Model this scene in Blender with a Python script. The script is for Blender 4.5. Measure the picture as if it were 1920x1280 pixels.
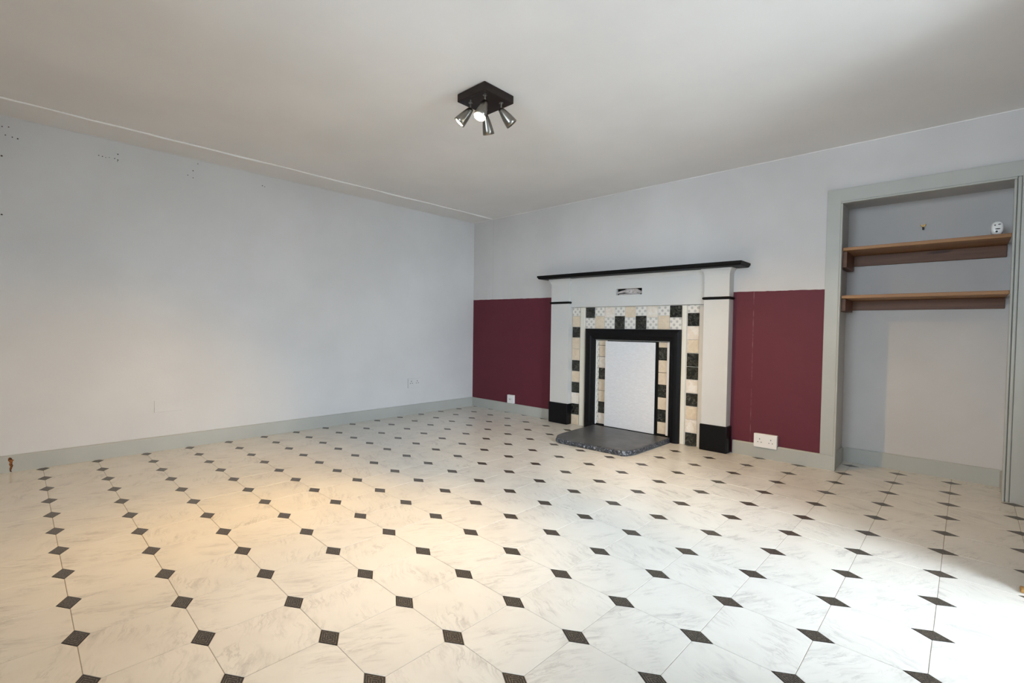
import bpy, bmesh, math, random
from mathutils import Vector, Matrix, noise

random.seed(7)
for o in list(bpy.data.objects):
    bpy.data.objects.remove(o, do_unlink=True)
S = bpy.context.scene
C = S.collection

# ------------------------------------------------------------------ camera
W_PX, H_PX = 1920.0, 1280.0
F_PX, PPX, PPY = 893.284, 9.78, 0.74
YAW, PITCH, ROLL = -0.7498, -0.0274, 0.0140
CAM = Vector((4.095, -3.6537, 0.8887))
_f = Vector((math.sin(YAW) * math.cos(PITCH), math.cos(YAW) * math.cos(PITCH), math.sin(PITCH)))
_r = Vector((math.cos(YAW), -math.sin(YAW), 0))
_u = _r.cross(_f)
RT = _r * math.cos(ROLL) + _u * math.sin(ROLL)
UP = _u * math.cos(ROLL) - _r * math.sin(ROLL)
FW = _f
cd = bpy.data.cameras.new('camera')
cd.sensor_fit = 'HORIZONTAL'
cd.sensor_width = 36.0
cd.lens = F_PX / W_PX * 36.0
cd.shift_x = -PPX / W_PX
cd.shift_y = PPY / W_PX
cd.clip_start = 0.02
cam = bpy.data.objects.new('camera', cd)
C.objects.link(cam)
cam.matrix_world = Matrix(((RT.x, UP.x, -FW.x, CAM.x), (RT.y, UP.y, -FW.y, CAM.y),
                           (RT.z, UP.z, -FW.z, CAM.z), (0, 0, 0, 1)))
S.camera = cam

def pix(p):
    d = Vector(p) - CAM
    z = d.dot(FW)
    if z < 0.05:
        return None
    return (960 + PPX + F_PX * d.dot(RT) / z, 640 + PPY - F_PX * d.dot(UP) / z)

# ------------------------------------------------------------------ world, daylight, exposure
SKY_STRENGTH = 25.5
SPOT_WATTS = 116.0
S.view_settings.view_transform = 'Standard'
S.view_settings.look = 'None'
S.view_settings.gamma = 1.0
S.view_settings.exposure = 0.08
S.view_settings.use_curve_mapping = False
wd = bpy.data.worlds.new('overcast_sky')
S.world = wd
wd.use_nodes = True
bg = wd.node_tree.nodes['Background']
bg.inputs[0].default_value = (0.76, 0.885, 1.0, 1)
bg.inputs[1].default_value = SKY_STRENGTH

# room measures (metres); the far left corner of the room is the origin
HC = 2.0828          # ceiling
XR = 4.40            # right wall
YB = -4.60           # wall behind the camera
WT = 0.50            # thickness of the outer wall
DY0, DY1, DZ = -1.25, -2.20, 1.96   # garden door opening in the right wall

# daylight portal in the garden door opening (helps the sky light find the room)
pdat = bpy.data.lights.new('door_daylight_portal', 'AREA')
pdat.shape = 'RECTANGLE'
pdat.size = DZ
pdat.size_y = abs(DY1 - DY0)
pdat.cycles.is_portal = True
po = bpy.data.objects.new('door_daylight_portal', pdat)
C.objects.link(po)
po.location = (XR + WT + 0.02, (DY0 + DY1) / 2, DZ / 2)
po.rotation_euler = (0, math.radians(90), 0)

BX0, BX1, BZ0, BZ1 = 2.80, 4.20, 0.85, 1.85   # added window, unseen, in the wall behind the camera; brings in fill daylight
BT = 0.45
pdat2 = bpy.data.lights.new('fill_window_portal', 'AREA')
pdat2.shape = 'RECTANGLE'
pdat2.size = BX1 - BX0
pdat2.size_y = BZ1 - BZ0
pdat2.cycles.is_portal = True
po2 = bpy.data.objects.new('fill_window_portal', pdat2)
C.objects.link(po2)
po2.location = ((BX0 + BX1) / 2, YB - BT - 0.02, (BZ0 + BZ1) / 2)
po2.rotation_euler = (math.radians(90), 0, 0)

# ------------------------------------------------------------------ helpers
WL = {}

def empty(name, loc, label=None, cat=None, group=None):
    e = bpy.data.objects.new(name, None)
    e.empty_display_size = 0.05
    C.objects.link(e)
    e.location = loc
    WL[e.name] = Vector(loc)
    tag(e, label, cat, group)
    return e

def tag(o, label=None, cat=None, group=None, kind=None):
    if label: o['label'] = label
    if cat: o['category'] = cat
    if group: o['group'] = group
    if kind: o['kind'] = kind
    return o

def bx(bm, x0, x1, y0, y1, z0, z1):
    m = Matrix.Translation(((x0 + x1) / 2, (y0 + y1) / 2, (z0 + z1) / 2)) @ \
        Matrix.Diagonal((abs(x1 - x0), abs(y1 - y0), abs(z1 - z0), 1))
    bmesh.ops.create_cube(bm, size=1, matrix=m)
    return bm

def bev(bm, w, seg=2):
    bmesh.ops.bevel(bm, geom=list(bm.edges), offset=w, segments=seg, profile=0.5, affect='EDGES', clamp_overlap=True)
    return bm

def build(name, bm, mat, parent=None, smooth=False, kind=None):
    """world-space bmesh -> ONE mesh object with its origin at its own base"""
    bm.normal_update()
    co = [v.co for v in bm.verts]
    lo = Vector((min(c.x for c in co), min(c.y for c in co), min(c.z for c in co)))
    hi = Vector((max(c.x for c in co), max(c.y for c in co), max(c.z for c in co)))
    c = Vector(((lo.x + hi.x) / 2, (lo.y + hi.y) / 2, lo.z))
    for v in bm.verts:
        v.co -= c
    me = bpy.data.meshes.new(name)
    bm.to_mesh(me)
    bm.free()
    if smooth:
        for p in me.polygons: p.use_smooth = True
    me.materials.append(mat)
    return link(name, me, c, parent, kind)

def link(name, me, c, parent=None, kind=None):
    o = bpy.data.objects.new(name, me)
    C.objects.link(o)
    WL[o.name] = Vector(c)
    if parent:
        o.parent = parent
        o.location = Vector(c) - WL[parent.name]
    else:
        o.location = c
    if kind: o['kind'] = kind
    return o

def box(name, x0, x1, y0, y1, z0, z1, mat, parent=None, b=0.0, seg=2, kind=None):
    bm = bx(bmesh.new(), x0, x1, y0, y1, z0, z1)
    if b: bev(bm, b, seg)
    return build(name, bm, mat, parent, kind=kind)

def prism(bm, prof, axis, a0, a1):
    """closed 2-D profile swept along an axis. x: (y,z)  y: (x,z)  z: (x,y)"""
    def P(u, v, a):
        return {'x': (a, u, v), 'y': (u, a, v), 'z': (u, v, a)}[axis]
    A = [bm.verts.new(P(u, v, a0)) for u, v in prof]
    B = [bm.verts.new(P(u, v, a1)) for u, v in prof]
    n = len(prof)
    for i in range(n):
        bm.faces.new((A[i], A[(i + 1) % n], B[(i + 1) % n], B[i]))
    bm.faces.new(A); bm.faces.new(B)
    bmesh.ops.recalc_face_normals(bm, faces=bm.faces)
    return bm

def rings(bm, loops, cap=True):
    """skin a list of equal-length vertex loops"""
    V = [[bm.verts.new(p) for p in L] for L in loops]
    n = len(V[0])
    for a, b in zip(V[:-1], V[1:]):
        for i in range(n):
            bm.faces.new((a[i], a[(i + 1) % n], b[(i + 1) % n], b[i]))
    if cap:
        bm.faces.new(V[0]); bm.faces.new(V[-1])
    bmesh.ops.recalc_face_normals(bm, faces=bm.faces)
    return bm

# ------------------------------------------------------------------ materials
class NT:
    def __init__(s, name):
        s.m = bpy.data.materials.new(name)
        s.m.use_nodes = True
        s.t = s.m.node_tree
        s.b = s.t.nodes['Principled BSDF']
        s.out = s.t.nodes['Material Output']
    def n(s, typ, **kw):
        nd = s.t.nodes.new(typ)
        for k, v in kw.items(): setattr(nd, k, v)
        return nd
    def l(s, a, b): s.t.links.new(a, b)
    def set(s, nd, i, v):
        if hasattr(v, 'is_output') or isinstance(v, bpy.types.NodeSocket): s.l(v, nd.inputs[i])
        else: nd.inputs[i].default_value = v
    def math(s, op, a, b=0.0, c=None, clamp=False):
        nd = s.n('ShaderNodeMath', operation=op, use_clamp=clamp)
        s.set(nd, 0, a); s.set(nd, 1, b)
        if c is not None: s.set(nd, 2, c)
        return nd.outputs[0]
    def mix(s, fac, a, b):
        nd = s.n('ShaderNodeMix', data_type='RGBA')
        s.set(nd, 0, fac); s.set(nd, 6, a); s.set(nd, 7, b)
        return nd.outputs[2]
    def ramp(s, v, lo, hi):
        nd = s.n('ShaderNodeMapRange', interpolation_type='SMOOTHSTEP')
        s.set(nd, 0, v); nd.inputs[1].default_value = lo; nd.inputs[2].default_value = hi
        return nd.outputs[0]
    def noise(s, vec, scale, detail=3, rough=0.55, dist=0.0):
        nd = s.n('ShaderNodeTexNoise')
        if vec is not None: s.l(vec, nd.inputs['Vector'])
        nd.inputs['Scale'].default_value = scale; nd.inputs['Detail'].default_value = detail
        nd.inputs['Roughness'].default_value = rough; nd.inputs['Distortion'].default_value = dist
        return nd.outputs[0]
    def pos(s): return s.n('ShaderNodeNewGeometry').outputs['Position']
    def obj(s): return s.n('ShaderNodeTexCoord').outputs['Object']
    def sep(s, v):
        nd = s.n('ShaderNodeSeparateXYZ'); s.l(v, nd.inputs[0]); return nd.outputs
    def vmap(s, v, scale=(1, 1, 1), rot=(0, 0, 0), loc=(0, 0, 0)):
        nd = s.n('ShaderNodeMapping'); s.l(v, nd.inputs[0])
        nd.inputs['Scale'].default_value = scale; nd.inputs['Rotation'].default_value = rot
        nd.inputs['Location'].default_value = loc
        return nd.outputs[0]
    def vadd(s, a, b):
        nd = s.n('ShaderNodeVectorMath', operation='ADD'); s.l(a, nd.inputs[0]); s.set(nd, 1, b); return nd.outputs[0]
    def color(s, c): s.set(s.b, 'Base Color', c if not isinstance(c, tuple) else (*c, 1)[:4])
    def bump(s, h, strength=0.2, dist=0.002):
        nd = s.n('ShaderNodeBump'); nd.inputs['Strength'].default_value = strength
        nd.inputs['Distance'].default_value = dist
        s.l(h, nd.inputs['Height']); s.l(nd.outputs[0], s.b.inputs['Normal'])
    def p(s, rough=0.5, spec=0.5, metal=0.0):
        s.set(s.b, 'Roughness', rough); s.set(s.b, 'Specular IOR Level', spec); s.set(s.b, 'Metallic', metal)
        return s

def c4(*c): return (*c, 1.0)

def paint(name, col, rough=0.6, spec=0.3, bump=0.15, scale=60, mottled=0.05, bd=0.002):
    m = NT(name); m.p(rough, spec)
    P = m.pos()
    n = m.noise(P, 1.6, 4)
    d = tuple(max(0, v * (1 - mottled * 2)) for v in col)
    m.color(m.mix(m.ramp(n, 0.3, 0.7), c4(*d), c4(*col)))
    if bump: m.bump(m.noise(P, scale, 5), bump, bd)
    return m.m

M = {}
WALLC = (0.63, 0.625, 0.62)
M['ceiling'] = paint('ceiling_paint', (0.80, 0.785, 0.775), 0.8, 0.2, 0.12, 25, 0.03)
M['wall'] = paint('pale_grey_wall_paint', WALLC, 0.65, 0.25, 0.2, 90, 0.035)
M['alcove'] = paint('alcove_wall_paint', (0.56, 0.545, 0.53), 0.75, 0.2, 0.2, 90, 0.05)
M['gloss'] = paint('grey_green_gloss_paint', (0.43, 0.435, 0.40), 0.4, 0.45, 0.15, 30, 0.06)
M['white'] = paint('white_gloss_paint', (0.58, 0.575, 0.555), 0.38, 0.45, 0.08, 30, 0.03)
M['cream_trim'] = paint('cream_trim_paint', (0.72, 0.69, 0.60), 0.35, 0.5, 0.06, 40, 0.05)
M['trim_white'] = paint('bright_white_edge', (0.86, 0.85, 0.83), 0.4, 0.5, 0.03, 40, 0.03)
M['black'] = paint('black_gloss_paint', (0.006, 0.006, 0.007), 0.34, 0.16, 0.1, 45, 0.1)
M['blacksoft'] = paint('black_paint', (0.006, 0.006, 0.006), 0.5, 0.12, 0.1, 45, 0.1)
M['void'] = paint('dark_recess', (0.012, 0.011, 0.010), 0.9, 0.1, 0, 10, 0.1)
M['plastic'] = paint('white_socket_plastic', (0.78, 0.77, 0.76), 0.3, 0.5, 0, 10, 0.01)
M['plastic_dark'] = paint('dark_slot', (0.03, 0.03, 0.03), 0.6, 0.3, 0, 10, 0.01)
M['grout'] = paint('pale_grout', (0.66, 0.63, 0.58), 0.8, 0.2, 0.2, 200, 0.08)
M['hole'] = paint('dark_nail_hole', (0.09, 0.075, 0.06), 0.9, 0.1, 0, 10, 0.1)
M['pvc'] = paint('white_door_frame', (0.75, 0.75, 0.74), 0.4, 0.5, 0, 10, 0.02)
M['patio'] = paint('grey_patio', (0.35, 0.35, 0.33), 0.9, 0.2, 0.3, 40, 0.15)

def wall_front_mat():
    m = NT('wall_paint_with_burgundy_dado'); m.p(0.6, 0.3)
    P = m.pos(); x, y, z = m.sep(P)
    n = m.noise(P, 1.6, 4)
    up = m.mix(m.ramp(n, 0.3, 0.7), c4(0.545, 0.53, 0.52), c4(0.60, 0.585, 0.575))
    # hairline crease in the lining paper near the corner
    s1 = m.ramp(m.math('ABSOLUTE', m.math('SUBTRACT', x, 0.314)), 0.006, 0.0015)
    up = m.mix(m.math('MULTIPLY', s1, 0.3), up, c4(0.40, 0.39, 0.37))
    n2 = m.noise(P, 7.0, 5)
    bu = m.mix(n2, c4(0.100, 0.016, 0.027), c4(0.125, 0.020, 0.034))
    # pale paper joint and a scuff in the burgundy
    s2 = m.ramp(m.math('ABSOLUTE', m.math('SUBTRACT', x, 3.002)), 0.004, 0.001)
    s2 = m.math('MULTIPLY', s2, m.ramp(m.noise(m.vmap(P, (1, 1, 9)), 1.0, 3), 0.42, 0.6))
    bu = m.mix(m.math('MULTIPLY', s2, 0.5), bu, c4(0.30, 0.14, 0.16))
    edge = m.math('MULTIPLY_ADD', x, -0.0102, 1.2105)
    wob = m.math('MULTIPLY_ADD', m.noise(P, 18.0, 3), 0.008, -0.004)
    mask = m.math('LESS_THAN', z, m.math('ADD', edge, wob))
    mask = m.math('MULTIPLY', mask, m.math('LESS_THAN', x, 3.6))
    m.color(m.mix(mask, up, bu))
    m.bump(m.noise(P, 90, 5), 0.2, 0.002)
    return m.m
M['wall_front'] = wall_front_mat()

def marble_floor():
    m = NT('cream_marble_vinyl'); m.p(0.30, 0.45)
    P = m.pos()
    rnd = m.n('ShaderNodeObjectInfo').outputs['Random']
    cx = m.n('ShaderNodeCombineXYZ')
    m.l(m.math('MULTIPLY', rnd, 37.0), cx.inputs[0]); m.l(m.math('MULTIPLY', rnd, 91.0), cx.inputs[1])
    V = m.vadd(P, cx.outputs[0])
    # streaky grey-brown veins running the same way across every tile, broken into patches
    turn = m.math('MULTIPLY_ADD', m.math('GREATER_THAN', rnd, 0.62), math.radians(84), math.radians(-62))
    w0 = m.noise(V, 7.0, 3, 0.5)
    cw = m.n('ShaderNodeCombineXYZ'); m.l(m.math('MULTIPLY', w0, 0.10), cw.inputs[0]); m.l(m.math('MULTIPLY', w0, 0.07), cw.inputs[1])
    VW = m.vadd(V, cw.outputs[0])
    vr = m.n('ShaderNodeVectorRotate', rotation_type='Z_AXIS'); m.l(VW, vr.inputs['Vector']); m.l(turn, vr.inputs['Angle'])
    VR = vr.outputs[0]
    st1 = m.noise(m.vmap(VR, (5.5, 34.0, 1.0)), 1.0, 5, 0.60)
    st2 = m.noise(m.vmap(VR, (11.0, 85.0, 1.0)), 1.0, 4, 0.60)
    rid = m.noise(m.vmap(VR, (4.0, 13.0, 1.0)), 1.0, 6, 0.62)
    line = m.ramp(m.math('ABSOLUTE', m.math('SUBTRACT', rid, 0.5)), 0.022, 0.0)
    patch = m.ramp(m.noise(V, 8.0, 3, 0.5), 0.38, 0.66)
    cloud = m.ramp(m.noise(VW, 5.0, 4, 0.6), 0.40, 0.72)
    c = m.mix(m.math('MULTIPLY', cloud, 0.45), c4(0.695, 0.662, 0.598), c4(0.590, 0.556, 0.498))
    c = m.mix(m.math('MULTIPLY', m.math('MULTIPLY', m.ramp(st1, 0.48, 0.70), patch), 0.68), c, c4(0.44, 0.41, 0.375))
    c = m.mix(m.math('MULTIPLY', m.math('MULTIPLY', m.ramp(st2, 0.50, 0.72), patch), 0.45), c, c4(0.42, 0.39, 0.35))
    c = m.mix(m.math('MULTIPLY', m.math('MULTIPLY', line, patch), 0.40), c, c4(0.36, 0.335, 0.305))
    # faint foot-worn tint, and a few small dark scuffs
    st = m.ramp(m.noise(P, 1.1, 3, 0.5), 0.50, 0.72)
    c = m.mix(m.math('MULTIPLY', st, 0.10), c, c4(0.50, 0.42, 0.31))
    vo = m.n('ShaderNodeTexVoronoi'); m.l(P, vo.inputs['Vector']); vo.inputs['Scale'].default_value = 3.3
    spot = m.math('MULTIPLY', m.ramp(vo.outputs['Distance'], 0.022, 0.010), m.ramp(m.sep(vo.outputs['Color'])[0], 0.55, 0.6))
    m.color(m.mix(m.math('MULTIPLY', spot, 0.6), c, c4(0.22, 0.13, 0.06)))
    return m.m
M['marble'] = marble_floor()

def inset_mat():
    m = NT('dark_ornamental_inset'); m.p(0.32, 0.45)
    O = m.obj(); x, y, z = m.sep(O)
    r = m.math('ADD', m.math('ABSOLUTE', m.math('DIVIDE', x, 0.0493)), m.math('ABSOLUTE', m.math('DIVIDE', y, 0.03)))
    ringw = m.math('SINE', m.math('MULTIPLY', r, 26.0))
    sc = m.noise(m.vmap(O, (1, 1.6, 1)), 210, 2, 0.6, 1.5)
    f = m.math('MULTIPLY', m.ramp(ringw, -0.3, 0.5), m.ramp(sc, 0.44, 0.56))
    f = m.math('MULTIPLY', f, m.ramp(r, 0.93, 0.86))
    m.color(m.mix(f, c4(0.020, 0.016, 0.014), c4(0.20, 0.165, 0.12)))
    return m.m
M['inset'] = inset_mat()
M['floor_joint'] = paint('brown_floor_joint', (0.36, 0.31, 0.25), 0.6, 0.3, 0, 10, 0.1)

def beige_tile(name, a, b):
    m = NT(name); m.p(0.28, 0.5)
    rnd = m.n('ShaderNodeObjectInfo').outputs['Random']
    cx = m.n('ShaderNodeCombineXYZ'); m.l(m.math('MULTIPLY', rnd, 50.0), cx.inputs[0])
    V = m.vadd(m.pos(), cx.outputs[0])
    n = m.noise(V, 22, 4, 0.6, 1.0)
    m.color(m.mix(m.ramp(n, 0.35, 0.7), c4(*a), c4(*b)))
    return m.m
M['beige'] = beige_tile('beige_wall_tile', (0.60, 0.49, 0.36), (0.68, 0.58, 0.45))
M['pale'] = beige_tile('pale_mottled_wall_tile', (0.66, 0.57, 0.47), (0.76, 0.72, 0.66))

def black_tile():
    m = NT('black_marble_tile'); m.p(0.22, 0.5)
    rnd = m.n('ShaderNodeObjectInfo').outputs['Random']
    cx = m.n('ShaderNodeCombineXYZ'); m.l(m.math('MULTIPLY', rnd, 50.0), cx.inputs[0])
    V = m.vadd(m.pos(), cx.outputs[0])
    n = m.noise(V, 16, 5, 0.6, 1.6)
    v = m.ramp(m.math('ABSOLUTE', m.math('SUBTRACT', n, 0.5)), 0.018, 0.0)
    c = m.mix(m.ramp(m.noise(V, 40, 4), 0.4, 0.7), c4(0.010, 0.011, 0.009), c4(0.030, 0.031, 0.024))
    m.color(m.mix(m.math('MULTIPLY', v, 0.35), c, c4(0.30, 0.29, 0.25)))
    return m.m
M['dark'] = black_tile()

def dots_tile():
    """white tile printed with staggered rows of grey spots (local x / z of the tile)"""
    m = NT('white_spotted_tile'); m.p(0.3, 0.5)
    x, y, z = m.sep(m.obj())
    def grid(dx, dz):
        a = m.math('SUBTRACT', m.math('FRACT', m.math('MULTIPLY_ADD', x, 1 / 0.05, dx)), 0.5)
        b = m.math('SUBTRACT', m.math('FRACT', m.math('MULTIPLY_ADD', z, 1 / 0.05, dz)), 0.5)
        d = m.math('SQRT', m.math('ADD', m.math('MULTIPLY', a, a), m.math('MULTIPLY', b, b)))
        return m.ramp(d, 0.25, 0.17)
    f = m.math('MAXIMUM', grid(0.25, 0.25), grid(0.75, 0.75))
    w = m.noise(m.pos(), 60, 3)
    m.color(m.mix(f, c4(0.70, 0.665, 0.61), m.mix(w, c4(0.36, 0.35, 0.34), c4(0.52, 0.49, 0.44))))
    return m.m
M['dots'] = dots_tile()

def panel_mat():
    m = NT('white_textured_board'); m.p(0.55, 0.35)
    P = m.pos()
    n = m.noise(m.vmap(P, (30, 1, 80), (0, math.radians(-35), 0)), 1.0, 4, 0.6, 0.8)
    m.color(m.mix(m.ramp(n, 0.35, 0.75), c4(0.63, 0.63, 0.645), c4(0.70, 0.70, 0.715)))
    m.bump(n, 0.5, 0.003)
    return m.m
M['panel'] = panel_mat()

def slate():
    m = NT('dark_grey_slate'); m.p(0.36, 0.5)
    P = m.pos()
    n = m.noise(P, 9, 6, 0.65, 0.6)
    f = m.noise(P, 160, 4, 0.7)
    c = m.mix(m.ramp(n, 0.35, 0.7), c4(0.045, 0.046, 0.050), c4(0.085, 0.086, 0.090))
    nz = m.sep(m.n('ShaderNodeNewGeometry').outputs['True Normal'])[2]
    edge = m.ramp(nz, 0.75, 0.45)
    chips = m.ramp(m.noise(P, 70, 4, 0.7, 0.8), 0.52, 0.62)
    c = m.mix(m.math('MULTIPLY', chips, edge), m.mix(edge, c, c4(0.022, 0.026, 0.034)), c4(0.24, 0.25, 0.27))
    m.color(m.mix(m.ramp(f, 0.62, 0.75), c, c4(0.16, 0.165, 0.175)))
    m.bump(m.noise(P, 45, 6, 0.7), 0.3, 0.005)
    return m.m
M['slate'] = slate()

def wood(name, a, b, axis='x', rough=0.5, knots=True):
    m = NT(name); m.p(rough, 0.35)
    P = m.pos()
    sc = {'x': (1.2, 22, 22), 'y': (22, 1.2, 22), 'z': (22, 22, 1.2)}[axis]
    g = m.noise(m.vmap(P, sc), 1.6, 5, 0.6, 0.6)
    f = m.noise(m.vmap(P, tuple(v * 5 for v in sc)), 1.0, 3)
    c = m.mix(m.ramp(g, 0.3, 0.7), c4(*a), c4(*b))
    c = m.mix(m.math('MULTIPLY', m.ramp(f, 0.5, 0.75), 0.3), c, c4(*[v * 0.6 for v in a]))
    if knots:
        k = m.noise(m.vmap(P, (3.0, 9, 14)), 1.0, 1)
        c = m.mix(m.math('MULTIPLY', m.ramp(k, 0.70, 0.78), 0.75), c, c4(*[v * 0.22 for v in a]))
    m.color(c)
    m.bump(g, 0.15, 0.002)
    return m.m
M['pine'] = wood('varnished_pine_board', (0.25, 0.115, 0.042), (0.35, 0.18, 0.072))
M['pinebat'] = wood('stained_batten', (0.105, 0.042, 0.020), (0.150, 0.064, 0.030))
M['jamb'] = wood('golden_pine', (0.34, 0.17, 0.045), (0.42, 0.24, 0.07), 'z', 0.4, False)

def metal(name, col, rough):
    m = NT(name); m.p(rough, 0.5, 1.0); m.color(col)
    m.bump(m.noise(m.vmap(m.obj(), (1, 1, 0.05)), 900, 2), 0.05, 0.001)
    return m.m
M['bronze'] = paint('dark_brown_metal', (0.016, 0.010, 0.008), 0.4, 0.25, 0.05, 60, 0.1)
M['steel'] = metal('brushed_grey_metal', (0.25, 0.235, 0.21), 0.30)
M['brass'] = metal('aged_brass', (0.30, 0.19, 0.07), 0.45)

def emit(name, col, st):
    m = NT(name); m.set(m.b, 'Base Color', c4(*col)); m.set(m.b, 'Emission Color', c4(*col)); m.set(m.b, 'Emission Strength', st)
    return m.m
LAMPC = (1.0, 0.60, 0.17)
M['bulb'] = emit('lit_bulb', (1.0, 0.80, 0.52), 40.0)

def glass():
    m = NT('door_glass')
    tr = m.n('ShaderNodeBsdfTransparent'); gl = m.n('ShaderNodeBsdfGlossy'); gl.inputs['Roughness'].default_value = 0.0
    fr = m.n('ShaderNodeFresnel'); fr.inputs[0].default_value = 1.45
    mx = m.n('ShaderNodeMixShader')
    m.l(fr.outputs[0], mx.inputs[0]); m.l(tr.outputs[0], mx.inputs[1]); m.l(gl.outputs[0], mx.inputs[2])
    m.l(mx.outputs[0], m.out.inputs['Surface'])
    return m.m
M['glass'] = glass()

def paper():
    m = NT('crumpled_white_paper'); m.p(0.8, 0.2); m.color(c4(0.80, 0.74, 0.72)); return m.m
M['paper'] = paper()

def chip_mat():
    m = NT('bare_wood_under_chipped_paint'); m.p(0.7, 0.2)
    n = m.noise(m.pos(), 60, 4)
    m.color(m.mix(m.ramp(n, 0.4, 0.6), c4(0.05, 0.02, 0.008), c4(0.30, 0.11, 0.03)))
    return m.m
M['chip'] = chip_mat()

# ------------------------------------------------------------------ room shell
def struct(o): o['kind'] = 'structure'; return o

# floor: joint-coloured bed, marble-look octagons and dark lozenge insets on a slightly turned lattice
TH = 0.0088
PITCHT = 0.25
LO = Vector((0.0435, -3.5085, 0))
AX = Vector((math.cos(TH), -math.sin(TH), 0))
AY = Vector((math.sin(TH), math.cos(TH), 0))
def lat(k, c): return LO + AX * (k * PITCHT) + AY * (c * PITCHT)
floor = struct(box('floor', -0.2, XR + WT, YB - BT, 0.5, -0.12, -0.0012, M['floor_joint']))
tag(floor, 'cream marble-look floor with small dark lozenge insets', None)
A_, B_ = 0.197, 0.120
def poly_mesh(name, pts, mat, z0=-0.003, z1=0.0, ch=0.0006):
    bm = bmesh.new()
    def sc(p, d):
        v = Vector((p[0], p[1])); n = v.normalized(); return v - n * d
    def W(p, z):
        v = AX * p[0] + AY * p[1]; return (v.x, v.y, z)
    rings(bm, [[W(p, z0) for p in pts], [W(p, z1 - ch) for p in pts], [W(sc(p, ch), z1) for p in pts]])
    me = bpy.data.meshes.new(name); bm.to_mesh(me); bm.free(); me.materials.append(mat)
    return me
g = 0.0035
oct_pts = [((u - 0.5) * PITCHT, (v - 0.5) * PITCHT) for u, v in
           [(A_ + g, g), (1 - A_ - g, g), (1 - g, B_ + g), (1 - g, 1 - B_ - g), (1 - A_ - g, 1 - g), (A_ + g, 1 - g), (g, 1 - B_ - g), (g, B_ + g)]]
loz_pts = [(A_ * PITCHT, 0), (0, B_ * PITCHT), (-A_ * PITCHT, 0), (0, -B_ * PITCHT)]
me_tile = poly_mesh('tile', oct_pts, M['marble'])
me_loz = poly_mesh('lozenge_inset', loz_pts, M['inset'])
# the lozenge material reads local axes: keep its small turn out of the way
def in_room(p):
    if -0.24 < p.x < XR + 0.25 and YB - 0.2 < p.y < 0.10: return True
    return 3.35 < p.x < 4.45 and p.y < 0.42
def in_view(p, r):
    if abs(p.x - 2) > 5: return False
    for dx in (-r, 0, r):
        for dy in (-r, 0, r):
            q = pix((p.x + dx, p.y + dy, 0))
            if q and -8 < q[0] < 1928 and q[1] < 1288: return True
    return False
rest_t, rest_l = [], []
for c in range(-6, 17):
    for k in range(-2, 19):
        p = lat(k + 0.5, c + 0.5)
        if in_room(p):
            if in_view(p, 0.12): link('tile', me_tile, p, floor)
            else: rest_t.append(p)
        p = lat(k, c)
        if in_room(p):
            if in_view(p, 0.04): link('lozenge_inset', me_loz, p, floor)
            else: rest_l.append(p)
for nm, me0, lst in (('tile_field', me_tile, rest_t), ('lozenge_field', me_loz, rest_l)):
    bm = bmesh.new()
    for p in lst:
        t = bmesh.new(); t.from_mesh(me0)
        bmesh.ops.translate(t, verts=t.verts, vec=p)
        tmp = bpy.data.meshes.new('tmp'); t.to_mesh(tmp); t.free(); bm.from_mesh(tmp); bpy.data.meshes.remove(tmp)
    build(nm, bm, me0.materials[0], floor, kind='stuff')

ceiling = struct(box('ceiling', -0.2, XR + WT, YB - BT, 0.5, HC, HC + 0.15, M['ceiling']))
wall_left = struct(box('wall_left', -0.2, 0.0, YB - BT, 0.5, 0, HC, M['wall']))
bm = bmesh.new()
bx(bm, 0.0, 3.50, 0.0, 0.5, 0, HC)
bx(bm, 3.50, 4.30, 0.0, 0.33, 1.75, HC)
bx(bm, 4.30, XR + WT, 0.0, 0.5, 0, HC)
wall_front = struct(build('wall_front', bm, M['wall_front']))
bm = bmesh.new()
bx(bm, 3.50, 4.30, 0.33, 0.5, 0, HC)
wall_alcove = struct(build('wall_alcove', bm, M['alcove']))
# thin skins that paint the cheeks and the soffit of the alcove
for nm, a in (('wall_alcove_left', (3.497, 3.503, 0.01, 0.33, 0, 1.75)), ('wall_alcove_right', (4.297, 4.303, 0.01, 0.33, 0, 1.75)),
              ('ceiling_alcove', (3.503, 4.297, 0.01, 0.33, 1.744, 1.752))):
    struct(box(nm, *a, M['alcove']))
bm = bmesh.new()
bx(bm, 0, BX0, YB - BT, YB, 0, HC)
bx(bm, BX1, XR + WT, YB - BT, YB, 0, HC)
bx(bm, BX0, BX1, YB - BT, YB, 0, BZ0)
bx(bm, BX0, BX1, YB - BT, YB, BZ1, HC)
wall_back = struct(build('wall_back', bm, M['wall']))
fill_win = empty('added_fill_window', ((BX0 + BX1) / 2, YB - BT + 0.06, BZ0)); struct(fill_win)  # unseen window, added for fill daylight on the fireplace wall and alcove
wy0, wy1 = YB - BT + 0.03, YB - BT + 0.09
for a in ((BX0, BX0 + 0.05, BZ0, BZ1), (BX1 - 0.05, BX1, BZ0, BZ1), (BX0 + 0.05, BX1 - 0.05, BZ0, BZ0 + 0.05), (BX0 + 0.05, BX1 - 0.05, BZ1 - 0.05, BZ1),
          ((BX0 + BX1) / 2 - 0.02, (BX0 + BX1) / 2 + 0.02, BZ0 + 0.05, BZ1 - 0.05)):
    box('fill_window_frame', a[0], a[1], wy0, wy1, a[2], a[3], M['pvc'], fill_win, 0.003)
for a in ((BX0 + 0.05, (BX0 + BX1) / 2 - 0.02), ((BX0 + BX1) / 2 + 0.02, BX1 - 0.05)):
    box('fill_window_pane', a[0], a[1], wy0 + 0.026, wy0 + 0.032, BZ0 + 0.05, BZ1 - 0.05, M['glass'], fill_win)
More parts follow.
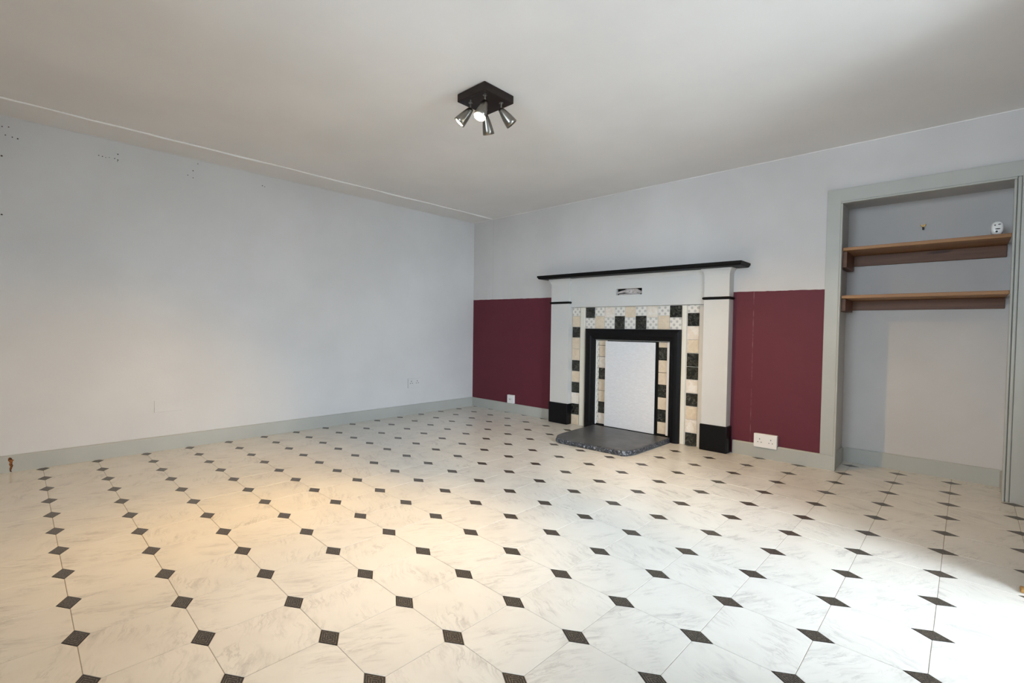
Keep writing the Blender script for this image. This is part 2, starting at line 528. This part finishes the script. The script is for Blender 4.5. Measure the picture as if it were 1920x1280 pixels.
box('fill_window_sill', BX0 - 0.04, BX1 + 0.04, YB + 0.001, YB + 0.05, BZ0 - 0.03, BZ0, M['gloss'], fill_win, 0.004)
bm = bmesh.new()
bx(bm, XR, XR + WT, DY0, 0.0, 0, HC)
bx(bm, XR, XR + WT, DY1, DY0, DZ, HC)
bx(bm, XR, XR + WT, YB, DY1, 0, HC)
wall_right = struct(build('wall_right', bm, M['wall']))

# garden door in the thick right wall: golden pine lining on the room side, glazed white frame outside
door = empty('door_1', (XR, (DY0 + DY1) / 2, 0)); struct(door)
for y0, y1 in ((DY0, DY0 + 0.06), (DY1 - 0.06, DY1)):
    box('door_lining', 4.284, XR - 0.001, y0, y1, 0, DZ + 0.06, M['jamb'], door, 0.004)
box('door_lining', 4.284, XR - 0.001, DY1, DY0, DZ, DZ + 0.06, M['jamb'], door, 0.004)
box('threshold_end', 4.271, 4.2835, DY0 - 0.020, DY0 + 0.02, 0.0006, 0.012, M['jamb'], door, 0.003)
fx0, fx1 = XR + WT - 0.07, XR + WT - 0.01
for y0, y1 in ((DY0 - 0.06, DY0), (DY1, DY1 + 0.06)):
    box('door_frame', fx0, fx1, y0, y1, 0, DZ, M['pvc'], door, 0.003)
box('door_frame', fx0, fx1, DY1, DY0, DZ - 0.06, DZ, M['pvc'], door, 0.003)
box('door_frame', fx0, fx1, DY1, DY0, 0, 0.06, M['pvc'], door, 0.003)
box('door_pane', fx0 + 0.026, fx0 + 0.032, DY1 + 0.06, DY0 - 0.06, 0.06, DZ - 0.06, M['glass'], door)
patio = struct(box('ground_outside', XR + WT, XR + 14, -12, 10, -0.16, -0.06, M['patio']))


# skirting boards
def skirt(name, path_x0, path_x1, axis, face, top, mat='gloss', parent=None, back=0.0):
    """axis x: runs along x with its face at y=face (room side is -y)"""
    bm = bmesh.new()
    if axis == 'x':
        prism(bm, [(back, 0), (back, top), (face + 0.004, top), (face, top - 0.006), (face, 0)], 'x', path_x0, path_x1)
    else:
        prism(bm, [(back, 0), (back, top), (face - 0.004 if face > back else face + 0.004, top), (face, top - 0.006), (face, 0)], 'y', path_x0, path_x1)
    return struct(build(name, bm, M[mat]))
bl = skirt('baseboard_left', YB, -0.0005, 'y', 0.015, 0.1005)
skirt('baseboard_front_left', 0.0155, 1.2035, 'x', -0.015, 0.0985)
skirt('baseboard_front_right', 2.8865, 3.512, 'x', -0.020, 0.0965)
skirt('baseboard_alcove', 3.516, 4.284, 'x', 0.315, 0.0985, back=0.33)
skirt('baseboard_alcove_left', 0.02, 0.3145, 'y', 3.516, 0.0985, back=3.503)
skirt('baseboard_alcove_right', 0.02, 0.3145, 'y', 4.284, 0.0985, back=4.297)
skirt('baseboard_right', DY0 + 0.062, -0.0205, 'y', XR - 0.015, 0.10, back=XR)
skirt('baseboard_right_near', YB + 0.016, DY1 - 0.062, 'y', XR - 0.015, 0.10, back=XR)
skirt('baseboard_back', 0.016, XR - 0.016, 'x', YB + 0.015, 0.10, back=YB)

# chipped paint on the left skirting board
bm = bmesh.new()
outl = [(-3.652, 0.086), (-3.646, 0.090), (-3.638, 0.084), (-3.634, 0.074), (-3.628, 0.073), (-3.634, 0.064), (-3.636, 0.050), (-3.632, 0.040),
        (-3.636, 0.028), (-3.641, 0.012), (-3.637, 0.002), (-3.645, 0.004), (-3.648, 0.022), (-3.644, 0.036), (-3.650, 0.048), (-3.646, 0.060), (-3.653, 0.072)]
prism(bm, [(y, z) for y, z in outl], 'x', 0.0145, 0.0162)
ch = build('paint_chip', bm, M['chip'], bl); ch['label'] = 'reddish bare wood where the paint has chipped away'

# ceiling joint: raised bead of filler running parallel to the left wall
bm = bmesh.new()
loops = []
y = YB + 0.01
while y < -0.002:
    w = 0.0055 + 0.004 * noise.noise((0, y * 7, 3)) + (0.003 if random.random() < 0.12 else 0)
    w = max(w, 0.0015)
    x = 0.321 + 0.006 * noise.noise((y * 1.1, 0, 5)) + 0.0025 * noise.noise((y * 9, 2, 5))
    h = 0.009 + 0.007 * noise.noise((y * 3, 9, 1))
    loops.append([(x - w, y, HC + 0.001), (x - w * 0.6, y, HC - h * 0.8), (x, y, HC - h), (x + w * 0.6, y, HC - h * 0.8), (x + w, y, HC + 0.001)])
    y += 0.028
rings(bm, loops)
struct(build('trim_1', bm, M['trim_white'], smooth=True))

# ragged bead where wallpaper meets the ceiling
bm = bmesh.new(); loops = []
x = 0.006
while x < XR - 0.01:
    h = 0.004 + 0.003 * noise.noise((x * 6, 4, 2)); d = 0.003
    loops.append([(x, 0.0005, HC), (x, 0.0005, HC - h), (x, -d, HC - h * 0.7), (x, -d, HC)])
    x += 0.04
rings(bm, loops); struct(build('trim_2', bm, M['ceiling']))
bm = bmesh.new(); loops = []
y = YB + 0.01
while y < -0.006:
    h = 0.004 + 0.003 * noise.noise((y * 6, 4, 7)); d = 0.003
    loops.append([(-0.0005, y, HC), (-0.0005, y, HC - h), (d, y, HC - h * 0.7), (d, y, HC)])
    y += 0.04
rings(bm, loops); struct(build('trim_3', bm, M['wall']))

# nail holes along the top of the left wall
bm = bmesh.new()
holes = [(-3.656, 2.017, 4), (-3.630, 2.022, 4), (-3.6435, 1.972, 4), (-3.616, 1.968, 4), (-3.594, 1.965, 5), (-3.6595, 1.848, 6), (-3.663, 1.510, 6),
         (-3.234, 1.967, 4), (-3.216, 1.965, 4), (-3.200, 1.9625, 3), (-3.182, 1.9676, 3), (-3.155, 1.968, 4), (-3.1385, 2.000, 5), (-3.139, 1.962, 5), (-3.141, 1.952, 3),
         (-2.689, 2.0545, 4), (-2.719, 1.997, 5), (-2.751, 1.9586, 4), (-2.719, 1.947, 4), (-2.252, 1.996, 5), (-2.235, 1.992, 4)]
for y, z, r in holes:
    r *= 0.0008
    prism(bm, [(y + r * math.cos(a) * (1 + 0.3 * math.sin(a * 3 + y)), z + r * math.sin(a)) for a in [i * math.pi / 4 for i in range(8)]], 'x', -0.002, 0.0006)
nh = build('nail_holes', bm, M['hole'], wall_left, kind='stuff')
nh['label'] = 'dark nail holes and scuffs'

# ------------------------------------------------------------------ alcove surround (timber lining, architraves with a bead)
AXL, AXR, AZT = 3.524, 4.278, 1.7145
bm = bmesh.new()
tr4 = struct(box('trim_4', 3.437, AXL - 0.012, -0.019, 0.0, 0.0966, 1.8075, M['gloss'], None, 0.002))
box('bead', AXL - 0.012, AXL, -0.024, 0.0, 0.0, AZT, M['gloss'], tr4, 0.004)
box('jamb_lining', 3.5035, AXL - 0.001, 0.0, 0.020, 0.0, AZT + 0.01, M['gloss'], tr4, 0.001)
tr5 = struct(box('trim_5', 3.437, 4.372, -0.0188, 0.0, AZT + 0.012, 1.8075, M['gloss'], None, 0.002))
box('bead', AXL - 0.012, AXR + 0.012, -0.0235, 0.0, AZT, AZT + 0.012, M['gloss'], tr5, 0.004)
box('head_lining', AXL, AXR, 0.0, 0.022, AZT + 0.001, 1.7435, M['gloss'], tr5, 0.001)
tr6 = struct(box('trim_6', AXR + 0.030, 4.372, -0.019, 0.0, 0.0, 1.8075, M['gloss'], None, 0.002))
box('bead', AXR, AXR + 0.011, -0.024, 0.0, 0.0, AZT, M['gloss'], tr6, 0.004)
box('bead', AXR + 0.013, AXR + 0.029, -0.022, 0.0, 0.0, AZT + 0.012, M['gloss'], tr6, 0.006, 3)
box('jamb_lining', AXR + 0.001, 4.2965, 0.0, 0.020, 0.0, AZT + 0.01, M['gloss'], tr6, 0.001)

# ------------------------------------------------------------------ fireplace
FPX = 2.045
fp = empty('fireplace', (FPX, 0, 0), 'painted white mantelpiece with black shelf and plinths around a tiled chequered surround', 'fireplace')
DP = 0.088
PIL = ((1.2145, 1.424), (2.679, 2.861))
for i, (x0, x1) in enumerate(PIL):
    bm = bmesh.new()
    # shaft with a flared cap: outline loops going up
    loops = []
    for z, e in ((0.190, 0.0), (1.305, 0.0), (1.318, 0.002), (1.332, 0.007), (1.343, 0.015), (1.349, 0.016), (1.349, 0.020), (1.364, 0.020)):
        loops.append([(x0 - e, -0.0005, z), (x0 - e, -DP - e, z), (x1 + e, -DP - e, z), (x1 + e, -0.0005, z)])
    rings(bm, loops)
    build('pilaster', bm, M['white'], fp)
    e = 0.009
    bm = bx(bmesh.new(), x0 - e, x1 + (0.003 if i == 0 else e + 0.003), -DP - 0.010, -0.0005, 0.0, 0.196)
    bev(bm, 0.007, 3)
    build('plinth_block', bm, M['black'], fp)
    # half-round black band wrapped round three sides
    zc = 1.139 - 0.004 * i
    bm = bmesh.new()
    loops = []
    for a in range(9):
        t = -math.pi / 2 + math.pi * a / 8
        o_, z = 0.011 * math.cos(t), zc + 0.0105 * math.sin(t)
        loops.append([(x0 - o_, -0.0006, z), (x0 - o_, -DP - o_, z), (x1 + o_, -DP - o_, z), (x1 + o_, -0.0006, z)])
    rings(bm, loops)
    build('band', bm, M['blacksoft'], fp, smooth=False)
# frieze with a slot cut through it (four pieces round the slot), and bed mould under the shelf
SX0, SX1, SZ0, SZ1 = 1.907, 2.151, 1.190, 1.2435
bm = bmesh.new()
FD = 0.060
for a in ((1.4245, SX0, 1.095, 1.364), (SX1, 2.6785, 1.095, 1.364), (SX0, SX1, SZ1, 1.364), (SX0, SX1, 1.095, SZ0)):
    bx(bm, a[0], a[1], -FD, -0.028, a[2], a[3])
bmesh.ops.remove_doubles(bm, verts=bm.verts, dist=1e-5)
build('frieze', bm, M['white'], fp)
bm = bmesh.new()
prism(bm, [(-0.028, 1.318), (-FD - 0.001, 1.318), (-FD - 0.004, 1.325), (-FD - 0.007, 1.336), (-FD - 0.015, 1.346), (-FD - 0.017, 1.349), (-FD - 0.020, 1.349), (-FD - 0.020, 1.364), (-0.028, 1.364)], 'x', 1.4445, 2.6585)
build('bed_moulding', bm, M['white'], fp)
box('slot_recess', SX0 - 0.01, SX1 + 0.01, -0.0275, -0.001, SZ0 - 0.01, SZ1 + 0.01, M['void'], fp)
# shelf: square nose on top, hollow moulding beneath, mitred round three sides
bm = bmesh.new()
sx0, sx1, sd = 1.122, 2.974, 0.198
loops = []
for z, e in ((1.352, -0.016), (1.355, -0.010), (1.361, -0.006), (1.366, -0.004), (1.367, 0.0), (1.381, 0.0), (1.383, -0.002)):
    loops.append([(sx0 - e, 0.0, z), (sx0 - e, -sd - e, z), (sx1 + e, -sd - e, z), (sx1 + e, 0.0, z)])
rings(bm, loops)
for v in bm.verts:
    v.co.z += (2.974 - v.co.x) * 0.0055
    if v.co.y > -0.01: v.co.y = -0.0006
build('mantel_shelf', bm, M['blacksoft'], fp)

# tiled panel: pale grouted board with the tiles proud of it
def tile(x0, x1, z0, z1, d, mat, parent, th=0.005):
    gp = 0.0016
    bm = bx(bmesh.new(), x0 + gp, x1 - gp, -d - th, -d + 0.001, z0 + gp, z1 - gp)
    bev(bm, 0.0012, 1)
    return build('tile', bm, M[mat], parent)
bm = bmesh.new()
D0 = 0.028
bx(bm, 1.4245, 1.662, -D0, -0.0008, 0.0, 1.0945)
bx(bm, 2.405, 2.6785, -D0, -0.0008, 0.0, 1.0945)
bx(bm, 1.662, 2.405, -D0, -0.0008, 0.80, 1.0945)
tp = build('tile_panel', bm, M['grout'], fp)
colL = ['beige', 'dark', 'pale', 'dark', 'beige', 'dark', 'beige', 'beige', 'dark', 'beige', 'dots']
zsL = [0.0, 0.096, 0.199, 0.300, 0.401, 0.502, 0.605, 0.712, 0.815, 0.914, 1.014, 1.0935]
for a, b, m_ in zip(zsL[:-1], zsL[1:], colL): tile(1.428, 1.516, a, b, D0, m_, tp)
colR = ['dark', 'pale', 'beige', 'dark', 'pale', 'dark', 'dark', 'beige', 'pale', 'dark', 'dots']
zsR = [0.0, 0.099, 0.203, 0.306, 0.408, 0.513, 0.614, 0.719, 0.823, 0.928, 1.031, 1.0935]
for a, b, m_ in zip(zsR[:-1], zsR[1:], colR): tile(2.532, 2.626, a, b, D0, m_, tp)
top = ['dark/dots', 'dots/beige', 'pale/dots', 'dots/dark', 'beige/dots', 'dots/dark', 'pale/dots', 'dots/beige', 'dark/dots']
x0t, wt = 1.5765, (2.4865 - 1.5765) / 9
for i, s_ in enumerate(top):
    u, l = s_.split('/')
    zm = 0.996 if u != 'dots' else 1.0125
    if u == 'pale' or u == 'beige': zm = 0.9985
    tile(x0t + i * wt, x0t + (i + 1) * wt, zm, 1.0925, D0, u, tp)
    tile(x0t + i * wt, x0t + (i + 1) * wt, 0.899, zm, D0, l, tp)
for x0, x1 in ((1.5215, 1.5725), (2.4905, 2.5255)):
    bm = bx(bmesh.new(), x0, x1, -D0 - 0.011, -D0 + 0.001, 0.0, 1.093)
    bev(bm, 0.004, 3)
    build('edge_strip', bm, M['cream_trim'], tp)

# black insert frame: rounded section, mitred
bm = bmesh.new()
prof = [(0.0, -D0 + 0.0005), (0.0, -0.050), (0.008, -0.058), (0.022, -0.0655), (0.042, -0.068), (0.060, -0.064), (0.070, -0.056), (0.078, -0.054), (0.090, -0.050), (0.096, -0.040), (0.096, -0.010)]
ox0, ox1, oz = 1.588, 2.4895, 0.8995
path = []
for (t, y) in prof:
    path.append([(ox0 + t, y, 0.0), (ox0 + t, y, oz - t), (ox1 - t, y, oz - t), (ox1 - t, y, 0.0)])
V = [[bm.verts.new(p) for p in L] for L in path]
for a, b in zip(V[:-1], V[1:]):
    for i in range(3): bm.faces.new((a[i], a[i + 1], b[i + 1], b[i]))
for i in range(3): bm.faces.new((V[-1][i], V[-1][i + 1], V[0][i + 1], V[0][i]))
bm.faces.new([v[0] for v in V]); bm.faces.new([v[3] for v in reversed(V)])
bmesh.ops.recalc_face_normals(bm, faces=bm.faces)
build('insert_frame', bm, M['black'], fp)

# recessed slips inside the frame
sp = box('slip_panel', 1.684, 2.394, -0.0075, -0.0008, 0.0, 0.80, M['void'], fp)
z_cuts = [0.046, 0.145, 0.245, 0.346, 0.449, 0.549, 0.650, 0.751, 0.797]
for a, b, m_ in zip(z_cuts[:-1], z_cuts[1:], ['pale', 'dark', 'beige', 'beige', 'dark', 'pale', 'beige', 'beige']): tile(1.7125, 1.800, a, b, 0.0075, m_, sp)
for a, b in zip(z_cuts[:-1], z_cuts[1:]): tile(1.6915, 1.7125, a, b, 0.0075, 'dots', sp)
for a, b, m_ in zip(z_cuts[:-1], z_cuts[1:], ['beige', 'dark', 'beige', 'dark', 'beige', 'beige', 'dark', 'beige']): tile(2.287, 2.362, a, b, 0.0075, m_, sp)
box('edge_strip', 1.6846, 1.6915, -0.020, -0.0076, 0.04, 0.797, M['trim_white'], sp, 0.001, 1)
box('edge_strip', 2.3625, 2.3930, -0.018, -0.0076, 0.04, 0.797, M['trim_white'], sp, 0.003)

# white board closing the hearth opening
bm = bx(bmesh.new(), 1.800, 2.2735, -0.046, -0.036, 0.0425, 0.7915)
bev(bm, 0.0012, 1)
cov = build('fireplace_cover_board', bm, M['panel'])
tag(cov, 'white textured board closing the fireplace opening behind the slate hearth', 'board')

# crumpled paper stuffed in the frieze slot
bm = bmesh.new()
NX, NZ = 36, 7
grid = []
for i in range(NX + 1):
    t = i / NX
    x = SX0 + 0.004 + t * (SX1 - SX0 - 0.008)
    mid = SZ0 + 0.020 + 0.012 * t + 0.010 * math.sin(t * math.pi * 1.2) - (0.012 if t > 0.8 else 0) * (t - 0.8) * 5
    hw = 0.009 + 0.013 * math.exp(-((t - 0.60) / 0.28) ** 2) + 0.003 * noise.noise((t * 9, 1, 1))
    row = []
    for j in range(NZ + 1):
        v = j / NZ * 2 - 1
        z = min(max(mid + v * hw, SZ0 + 0.001), SZ1 - 0.001)
        y_ = -0.040 - 0.010 * (1 - v * v) + 0.006 * noise.noise((t * 14, v * 2.5, 4)) + 0.003 * noise.noise((t * 40, v * 6, 8))
        row.append(bm.verts.new((x, y_, z)))
    grid.append(row)
for i in range(NX):
    for j in range(NZ): bm.faces.new((grid[i][j], grid[i + 1][j], grid[i + 1][j + 1], grid[i][j + 1]))
# second folded strip along the foot of the slot
g2 = []
for i in range(NX + 1):
    t = i / NX
    x = SX0 + 0.02 + t * (SX1 - SX0 - 0.04)
    row = []
    for j in range(4):
        v = j / 3
        row.append(bm.verts.new((x, -0.052 + 0.010 * v + 0.003 * noise.noise((t * 12, v, 2)), SZ0 + 0.0008 + v * (0.009 + 0.005 * math.sin(t * math.pi)))))
    g2.append(row)
for i in range(NX):
    for j in range(3): bm.faces.new((g2[i][j], g2[i + 1][j], g2[i + 1][j + 1], g2[i][j + 1]))
ret = bmesh.ops.solidify(bm, geom=list(bm.faces), thickness=0.0006)
pp = build('crumpled_paper', bm, M['paper'])
tag(pp, 'crumpled white paper stuffed into the slot in the mantel frieze', 'paper')

# hearth slab of riven slate: chamfered front corners, rough front edge
pts = [(1.706, -0.072), (1.712, -0.400), (1.722, -0.560), (1.738, -0.640), (1.776, -0.700), (1.812, -0.722)]
n = 40
for i in range(1, n): pts.append((1.812 + (2.372 - 1.812) * i / n, -0.722 + 0.018 * i / n))
pts += [(2.372, -0.704), (2.392, -0.688), (2.412, -0.640), (2.421, -0.580), (2.4255, -0.300), (2.4275, -0.072)]
bm = bmesh.new()
loops = []
for z, inset in ((0.0, 0.004), (0.012, -0.003), (0.024, 0.0), (0.034, 0.002), (0.0395, 0.006), (0.0415, 0.010)):
    L = []
    for (x, y_) in pts:
        e = inset
        r = 0.0
        if y_ < -0.55: r = 0.0045 * noise.noise((x * 55, y_ * 55, z * 130)) + 0.0025 * noise.noise((x * 140, y_ * 90, z * 300))
        cx, cy = 2.07, -0.35
        d = Vector((x - cx, y_ - cy)); dn = Vector((d.x / 0.36, d.y / 0.36)).normalized()
        q = Vector((x, y_)) - dn * e + dn * r
        if y_ > -0.1: q = Vector((x, y_))
        L.append((q.x, q.y, z + (0.0012 * noise.noise((x * 30, y_ * 30, 2)) if 0 < z < 0.04 else 0)))
    loops.append(L)
rings(bm, loops)
h = build('hearth_slab', bm, M['slate'])
tag(h, 'dark grey slate hearth slab with rough front edge lying on the floor', 'hearth')

# ------------------------------------------------------------------ alcove shelves
def shelf(z_top, zb, zc, label):
    e = empty('wooden_shelf', (3.90, 0.17, zb), label, 'shelf', 'alcove shelves')
    x0, x1 = AXL + 0.0005, AXR - 0.0005
    box('plank', x0, x1, 0.0040, 0.3295, z_top - 0.021, z_top, M['pine'], e, 0.003)
    box('back_batten', 3.5255, 4.2755, 0.305, 0.3295, zb, z_top - 0.0215, M['pinebat'], e, 0.002)
    box('side_cleat', 3.5035, 3.5455, 0.030, 0.3045, zc, z_top - 0.0215, M['pinebat'], e, 0.002)
    return e
shelf(1.4365, 1.346, 1.312, 'upper brown wooden shelf in the alcove, with the white plug-in unit on it')
shelf(1.1320, 1.047, 1.033, 'lower brown wooden shelf in the alcove with a lighter front edge')

# white plug-in unit at the right end of the upper shelf
pu = empty('plug_in_unit', (4.223, 0.06, 1.4365), 'small rounded white plug-in unit at the right end of the upper shelf', 'plug-in unit')
bm = bmesh.new()
loops = []
def oval(cx, cz, rx, rz, y_, nn=24, p=2.6):
    L = []
    for i in range(nn):
        a = 2 * math.pi * i / nn
        ca, sa = math.cos(a), math.sin(a)
        L.append((cx + rx * math.copysign(abs(ca) ** (2 / p), ca), y_, cz + rz * math.copysign(abs(sa) ** (2 / p), sa)))
    return L
for y_, k in ((0.085, 0.92), (0.080, 1.0), (0.048, 1.0), (0.038, 0.95), (0.033, 0.82), (0.031, 0.6)):
    loops.append(oval(4.223, 1.4365 + 0.038, 0.026 * k, 0.0378 * k, y_))
rings(bm, loops)
bdy = build('casing', bm, M['plastic'], pu, smooth=True)
for cx, cz, rx, rz in ((4.213, 1.490, 0.004, 0.003), (4.230, 1.493, 0.006, 0.0025), (4.224, 1.469, 0.011, 0.003), (4.220, 1.455, 0.005, 0.0055)):
    bm = bmesh.new(); rings(bm, [oval(cx, cz, rx, rz, 0.0345, 12, 2), oval(cx, cz, rx, rz, 0.0295, 12, 2)])
    build('button', bm, M['plastic_dark'], bdy)

# small hook on the alcove back wall
hk = empty('wall_hook', (3.90, 0.33, 1.545), 'small brown V-shaped hook on the alcove back wall above the upper shelf', 'hook')
bm = bmesh.new()
prism(bm, [(3.885, 1.583), (3.890, 1.589), (3.899, 1.580), (3.908, 1.590), (3.914, 1.584), (3.905, 1.570), (3.903, 1.556), (3.896, 1.556), (3.894, 1.570)], 'y', 0.3295, 0.322)
bev(bm, 0.001, 1)
build('back_plate', bm, M['brass'], hk)
bm = bmesh.new()
pathh = [(3.8995, 0.323, 1.562), (3.8995, 0.312, 1.556), (3.8995, 0.306, 1.553), (3.8995, 0.301, 1.557), (3.8995, 0.300, 1.565)]
loops = []
for (x, y_, z) in pathh:
    loops.append([(x + 0.004 * math.cos(a), y_, z + 0.004 * math.sin(a)) for a in [i * math.pi / 4 for i in range(8)]])
rings(bm, loops)
build('hook_prong', bm, M['plastic_dark'], hk)

# ------------------------------------------------------------------ sockets
def holes_front(parent, cx, zc, yf, mirror=1):
    """three slots of one outlet and its switch on a plate facing -y"""
    for dx, dz, w, h_ in ((0, 0.011, 0.0042, 0.009), (-0.011, -0.011, 0.0065, 0.004), (0.011, -0.011, 0.0065, 0.004)):
        box('pin_slot', cx + dx - w / 2, cx + dx + w / 2, yf - 0.0005, yf + 0.003, zc + dz - h_ / 2, zc + dz + h_ / 2, M['plastic_dark'], parent)

ds = empty('double_socket', (3.11, -0.02, 0.077), 'white double socket at the skirting between fireplace and alcove', 'socket')
bm = bx(bmesh.new(), 3.038, 3.186, -0.030, -0.0008, 0.0970, 0.172)
bm2 = bx(bm, 3.036, 3.1855, -0.034, -0.0215, 0.0775, 0.174)
bev(bm, 0.003, 2)
plate = build('face_plate', bm, M['plastic'], ds)
for cx in (3.075, 3.147):
    holes_front(plate, cx, 0.126, -0.034)
for cx in (3.053, 3.169):
    box('switch_rocker', cx - 0.005, cx + 0.005, -0.0365, -0.0335, 0.128, 0.146, M['plastic'], plate, 0.001, 1)

ss = empty('single_socket', (0.628, -0.01, 0.10), 'small square white socket on the burgundy wall near the room corner', 'socket')
bm = bx(bmesh.new(), 0.585, 0.672, -0.030, -0.0008, 0.101, 0.190)
bev(bm, 0.003, 2)
plate = build('face_plate', bm, M['plastic'], ss)
box('pin_slot', 0.622, 0.629, -0.0306, -0.027, 0.137, 0.152, M['plastic_dark'], plate)
for cx, cz in ((0.606, 0.146), (0.644, 0.146)):
    box('screw', cx - 0.003, cx + 0.003, -0.0312, -0.0295, cz - 0.003, cz + 0.003, M['steel'], plate, 0.001, 1)

ls = empty('double_socket', (0.005, -0.806, 0.272), 'double socket painted over in wall colour, low on the left wall', 'socket')
bm = bx(bmesh.new(), 0.0005, 0.011, -0.879, -0.733, 0.272, 0.366)
bev(bm, 0.002, 2)
plate = build('face_plate', bm, M['wall'], ls)
for cy in (-0.842, -0.770):
    for dy, dz, w, h_ in ((0, 0.011, 0.006, 0.012), (-0.012, -0.010, 0.009, 0.006), (0.012, -0.010, 0.009, 0.006)):
        box('pin_slot', 0.009, 0.0115, cy + dy - w / 2, cy + dy + w / 2, 0.328 + dz - h_ / 2, 0.328 + dz + h_ / 2, M['plastic_dark'], plate)

bpz = box('blanking_plate', 0.0004, 0.0035, -2.955, -2.792, 0.2705, 0.352, M['wall'], None, 0.001, 1)
tag(bpz, 'flat rectangular blanking plate painted over, low on the left wall', 'cover plate')

# ------------------------------------------------------------------ ceiling spotlight
LX, LY = 2.2775, -1.9655
lamp = empty('ceiling_spotlight', (LX, LY, HC), 'square dark brown ceiling light with four grey metal spot heads', 'ceiling light')
box('base_plate', LX - 0.102, LX + 0.102, LY - 0.102, LY + 0.102, HC - 0.041, HC - 0.0003, M['bronze'], lamp, 0.003)
heads = [((2.225, -2.020), (-0.52, -0.42, -0.74)), ((2.340, -2.027), (-0.02, -0.37, -0.92)),
         ((2.226, -1.915), (-0.20, 0.45, -0.87)), ((2.340, -1.915), (0.34, 0.58, -0.74))]
def frame(d):
    d = Vector(d).normalized()
    a = d.cross(Vector((0, 0, 1))).normalized()
    return d, a, d.cross(a)
for hi, ((hx, hy), dr) in enumerate(heads):
    zb = HC - 0.041
    bm = bmesh.new()
    loops = [[(hx + r * math.cos(t), hy + r * math.sin(t), z) for t in [i * math.pi / 5 for i in range(10)]]
             for r, z in ((0.011, zb + 0.0005), (0.011, zb - 0.003), (0.0045, zb - 0.004), (0.0042, zb - 0.030), (0.006, zb - 0.031), (0.006, zb - 0.042))]
    rings(bm, loops); build('stem', bm, M['steel'], lamp, smooth=False)
    d, a, b = frame(dr)
    o_ = Vector((hx, hy, zb - 0.036))
    bm = bmesh.new(); loops = []
    for s_, r in ((-0.006, 0.003), (-0.006, 0.012), (0.004, 0.0155), (0.020, 0.020), (0.045, 0.0255), (0.070, 0.0295), (0.088, 0.0315),
                  (0.0885, 0.0300), (0.070, 0.0282), (0.064, 0.027), (0.0635, 0.002)):
        loops.append([tuple(o_ + d * s_ + (a * math.cos(t) + b * math.sin(t)) * r) for t in [i * math.pi / 12 for i in range(24)]])
    rings(bm, loops)
    cup = build('spot_head', bm, M['steel'], lamp, smooth=True)
    bm = bmesh.new(); loops = []
    k_ = (0.0, 0.008, -0.022, -0.022)[hi]      # how far each bulb sits out of its cup
    for s_, r in ((0.0637, 0.0240), (0.0790 + k_, 0.0265), (0.0845 + k_, 0.0250), (0.0880 + k_, 0.019), (0.0900 + k_, 0.010), (0.0905 + k_, 0.003)):
        loops.append([tuple(o_ + d * s_ + (a * math.cos(t) + b * math.sin(t)) * r) for t in [i * math.pi / 12 for i in range(24)]])
    rings(bm, loops)
    bo = build('bulb', bm, M['bulb'], cup, smooth=True); bo['label'] = 'glowing warm white bulb'
    ld = bpy.data.lights.new('bulb_light', 'SPOT')
    ld.energy = SPOT_WATTS * (0.9, 1.05, 0.3, 0.75)[hi]; ld.color = LAMPC; ld.spot_size = math.radians(72); ld.spot_blend = 1.0; ld.shadow_soft_size = 0.025
    lo = bpy.data.objects.new('bulb_light', ld); C.objects.link(lo)
    lo.parent = lamp
    lo.location = o_ + d * 0.104 - Vector((LX, LY, HC))
    lo.rotation_euler = d.to_track_quat('-Z', 'Y').to_euler()
